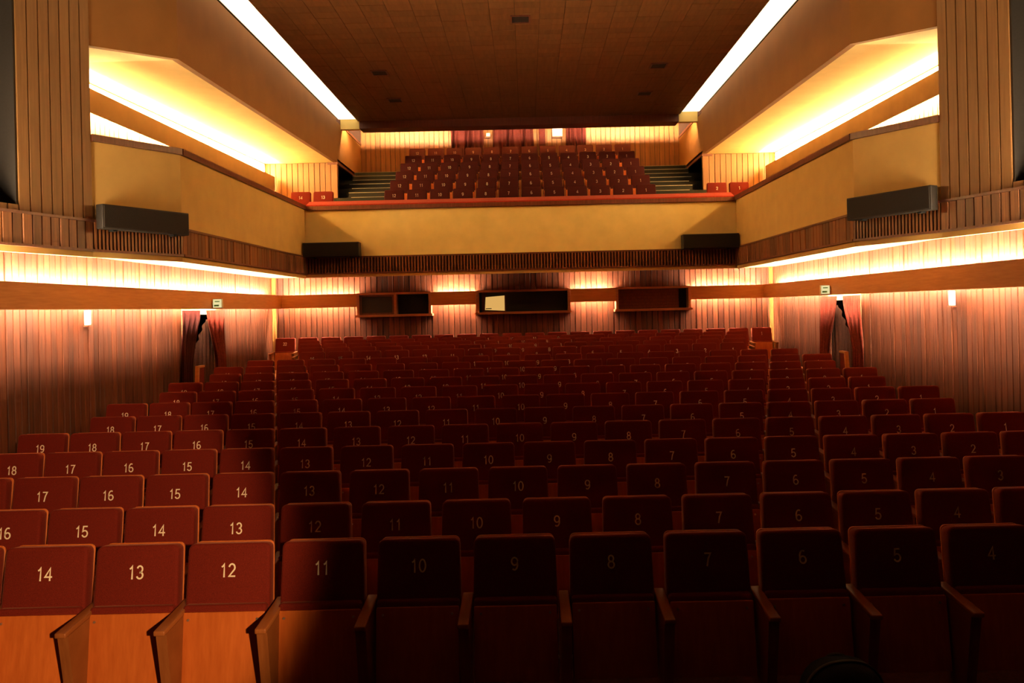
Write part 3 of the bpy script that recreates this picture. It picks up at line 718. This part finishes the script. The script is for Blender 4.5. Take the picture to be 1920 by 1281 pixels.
def part(name, me, parent, loc=(0,0,0), rot=(0,0,0)):
    o = link(name, me, parent); o.location = loc; o.rotation_euler = rot; return o
def seat(x, y, z, n, label, group, pitch=PITCH, last=False, dark=False):
    t = thing('theatre_seat', label, 'seat', (x, y, z), random.uniform(-0.003, 0.003), group)
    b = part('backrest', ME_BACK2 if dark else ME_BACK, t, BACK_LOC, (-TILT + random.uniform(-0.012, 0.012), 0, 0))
    st_ = str(n)
    for q, ch in enumerate(st_):
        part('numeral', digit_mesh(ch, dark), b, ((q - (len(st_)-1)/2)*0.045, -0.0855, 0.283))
    part('back_shell', ME_SHELL, t, BACK_LOC + Vector((0, 0.016, -0.03)), (-TILT, 0, 0))
    st = -math.radians(7) + random.uniform(-0.02, 0.02)
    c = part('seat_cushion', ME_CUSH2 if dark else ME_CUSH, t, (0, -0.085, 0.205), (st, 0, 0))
    u = part('seat_underside', ME_UNDER, c, (0, -0.073, 0.005))
    part('screws', ME_SCREW, u, (0, -0.012, 0.362))
    part('hinge_bar', ME_BAR, t)
    a = part('armrest', ME_ARM, t, (-pitch/2, 0, 0)); part('arm_support', ME_SUP, a)
    if last:
        a = part('armrest', ME_ARM, t, (pitch/2, 0, 0)); part('arm_support', ME_SUP, a)
    return t
WORDS = 'one two three four five six seven eight nine ten eleven twelve thirteen fourteen fifteen sixteen seventeen eighteen nineteen twenty twenty-one twenty-two'.split()
ORD = ['front', 'second', 'third', 'fourth', 'fifth', 'sixth', 'seventh', 'eighth', 'ninth', 'tenth', 'eleventh', 'twelfth', 'thirteenth', 'fourteenth', 'fifteenth', 'sixteenth', 'last']
ROWS = []
for k in range(12):
    y = 4.435 + 0.8406*k
    if k == 0: ROWS.append((y, 9.0, 1, 17))
    elif k % 2 == 0: ROWS.append((y, 10.0, 1, 19))
    else: ROWS.append((y, 9.5, 1, 18))
ROWS += [(15.12, 8.5, 1, 16), (16.01, 9.0, 1, 17), (16.90, 9.5, 1, 18), (17.79, 10.0, 1, 19), (18.68, 11.5, 1, 22)]
for k, (y, nc, n0, n1) in enumerate(ROWS):
    for n in range(n0, n1+1):
        x = (nc - n)*PITCH; pw = PITCH
        if k < 12:
            lim = 0.30*y
            if x - PITCH < -lim: pw = 2*0.245
            if x > lim: x = lim + (x-lim)*0.98; pw = 2*0.259
            elif x < -lim: x = -lim + (x+lim)*0.955; pw = 2*0.245
        z = Z(floor_z(y))
        seat(x, y, z, n, 'red velvet folding seat numbered %s in the %s stalls row%s' % (WORDS[n-1], ORD[k], ' from the stage' if 0 < k < 16 else ''), 'stalls seats', pw, last=(n == n0))
OB = ['front', 'second', 'third', 'fourth', 'fifth', 'top']
OC = ['rightmost', 'second from right', 'third from right', 'fourth from right', 'fifth from right', 'sixth from right', 'sixth from left', 'fifth from left', 'fourth from left', 'third from left', 'second from left', 'leftmost']
for i in range(6):
    for n in range(1, 13):
        seat((6.5-n)*PITCH, BY[i], Z(BZ[i]), n, 'shaded red balcony seat, %s in the %s row of the balcony block' % (OC[n-1], OB[i]), 'balcony seats', last=(n == 1), dark=True)
for s, side in SIDES:
    for j, x in enumerate((4.64, 5.17)):
        seat(s*x, 18.5, Z(1.90), 13+j if s < 0 else 2-j, 'red seat %s at the %s corner of the balcony' % ('nearer the aisle' if j == 0 else 'nearer the gallery rail', side), 'balcony corner seats', 0.515, last=(j == (1 if s > 0 else 0)))
for s, side in SIDES:
    tag(MB().box(min(s*(GX-0.5), s*(XU-0.1)), max(s*(GX-0.5), s*(XU-0.1)), YF+0.2, 19.2, Z(1.55), Z(1.90)).build('floor_corner_'+side, 'step'), 'dark raised floor under the corner seats at the %s of the balcony' % side, kind='structure')

# ------------------------------------------------------------------ backpack on the floor before the front row
t = thing('backpack', 'dark rounded backpack on the floor before front row seat six', 'bag', (1.58, 3.80, Z(-2.25)), 0.1)
me = D.meshes.new('body'); bm = bmesh.new(); bmesh.ops.create_uvsphere(bm, u_segments=28, v_segments=18, radius=1.0)
for v in bm.verts:
    x, y, z = v.co
    f = 1.0
    v.co = Vector((0.205 * math.copysign(abs(x)**0.85, x), 0.13 * math.copysign(abs(y)**0.8, y), 0.26 + 0.26 * math.copysign(abs(z)**0.62, z)))
bm.to_mesh(me); bm.free()
for p in me.polygons: p.use_smooth = True
me.materials.append(M['bag']); link('body', me, t)
def arc_strip(name, w, r, yoff, mat, a0=10, a1=170, zc=0.26, rz=0.262, rx=0.208, th=0.006):
    m = MB(); n = 24
    def fn(u, v):
        a = math.radians(a0 + (a1-a0)*u)
        cx = math.copysign(abs(math.cos(a))**0.85, math.cos(a)); sz = abs(math.sin(a))**0.62
        return (cx*rx, yoff + (v-0.5)*w, zc + sz*rz)
    m.grid(fn, n, 1); o = m.build(name, mat, t, True)
    md = o.modifiers.new('thick', 'SOLIDIFY'); md.thickness = th; md.offset = 1
    return o
arc_strip('zip_band', 0.018, 1, -0.035, 'bag_trim', 15, 165, 0.26, 0.258, 0.203)
arc_strip('piping', 0.012, 1, -0.070, 'bag_trim', 20, 150, 0.25, 0.225, 0.185)
m = MB()
for i in range(8):
    a0 = math.pi*i/8; a1 = math.pi*(i+1)/8
    m.tube((0.05*math.cos(a0), 0.05, 0.495+0.022*math.sin(a0)), (0.05*math.cos(a1), 0.05, 0.495+0.022*math.sin(a1)), 0.008, 6)
m.build('carry_loop', 'bag_trim', t)
me = rounded(MB().box(-0.13, 0.13, -0.175, -0.10, 0.04, 0.26).mesh('front_pocket'), 0.03, 3); me.materials.append(M['bag']); link('front_pocket', me, t)

# ------------------------------------------------------------------ stage work lamp (stands on the stage behind the viewpoint)
LP = Vector((2.75, -3.0, 3.35))
t = thing('stage_lamp', 'black stage lamp on a tall stand behind the viewpoint', 'lamp', (LP.x, LP.y, 0.70))
MB().tube((0,0,0.02), (0,0,2.50), 0.02, 10).build('pole', 'charcoal', t)
for i in range(3):
    a = 2*math.pi*i/3; MB().tube((0,0,0.45), (0.5*math.cos(a), 0.5*math.sin(a), 0.02), 0.014, 8).build('leg', 'charcoal', t)
aim = Vector((-5.98, 6.7, 0.45)); d = (aim - LP).normalized(); lp = LP - Vector((LP.x, LP.y, 0.70))
MB().tube(lp - d*0.34, lp - d*0.12, 0.10, 16).build('housing', 'charcoal', t)
sd = D.lights.new('stage_lamp_beam', 'SPOT'); sd.energy = SPOT_W; sd.color = (1.0, 0.58, 0.26); sd.spot_size = math.radians(30); sd.spot_blend = 0.25; sd.shadow_soft_size = 0.08
so = D.objects.new('stage_lamp_beam', sd); C.objects.link(so); so.parent = t; so.location = lp
so.rotation_euler = d.to_track_quat('-Z', 'Y').to_euler()
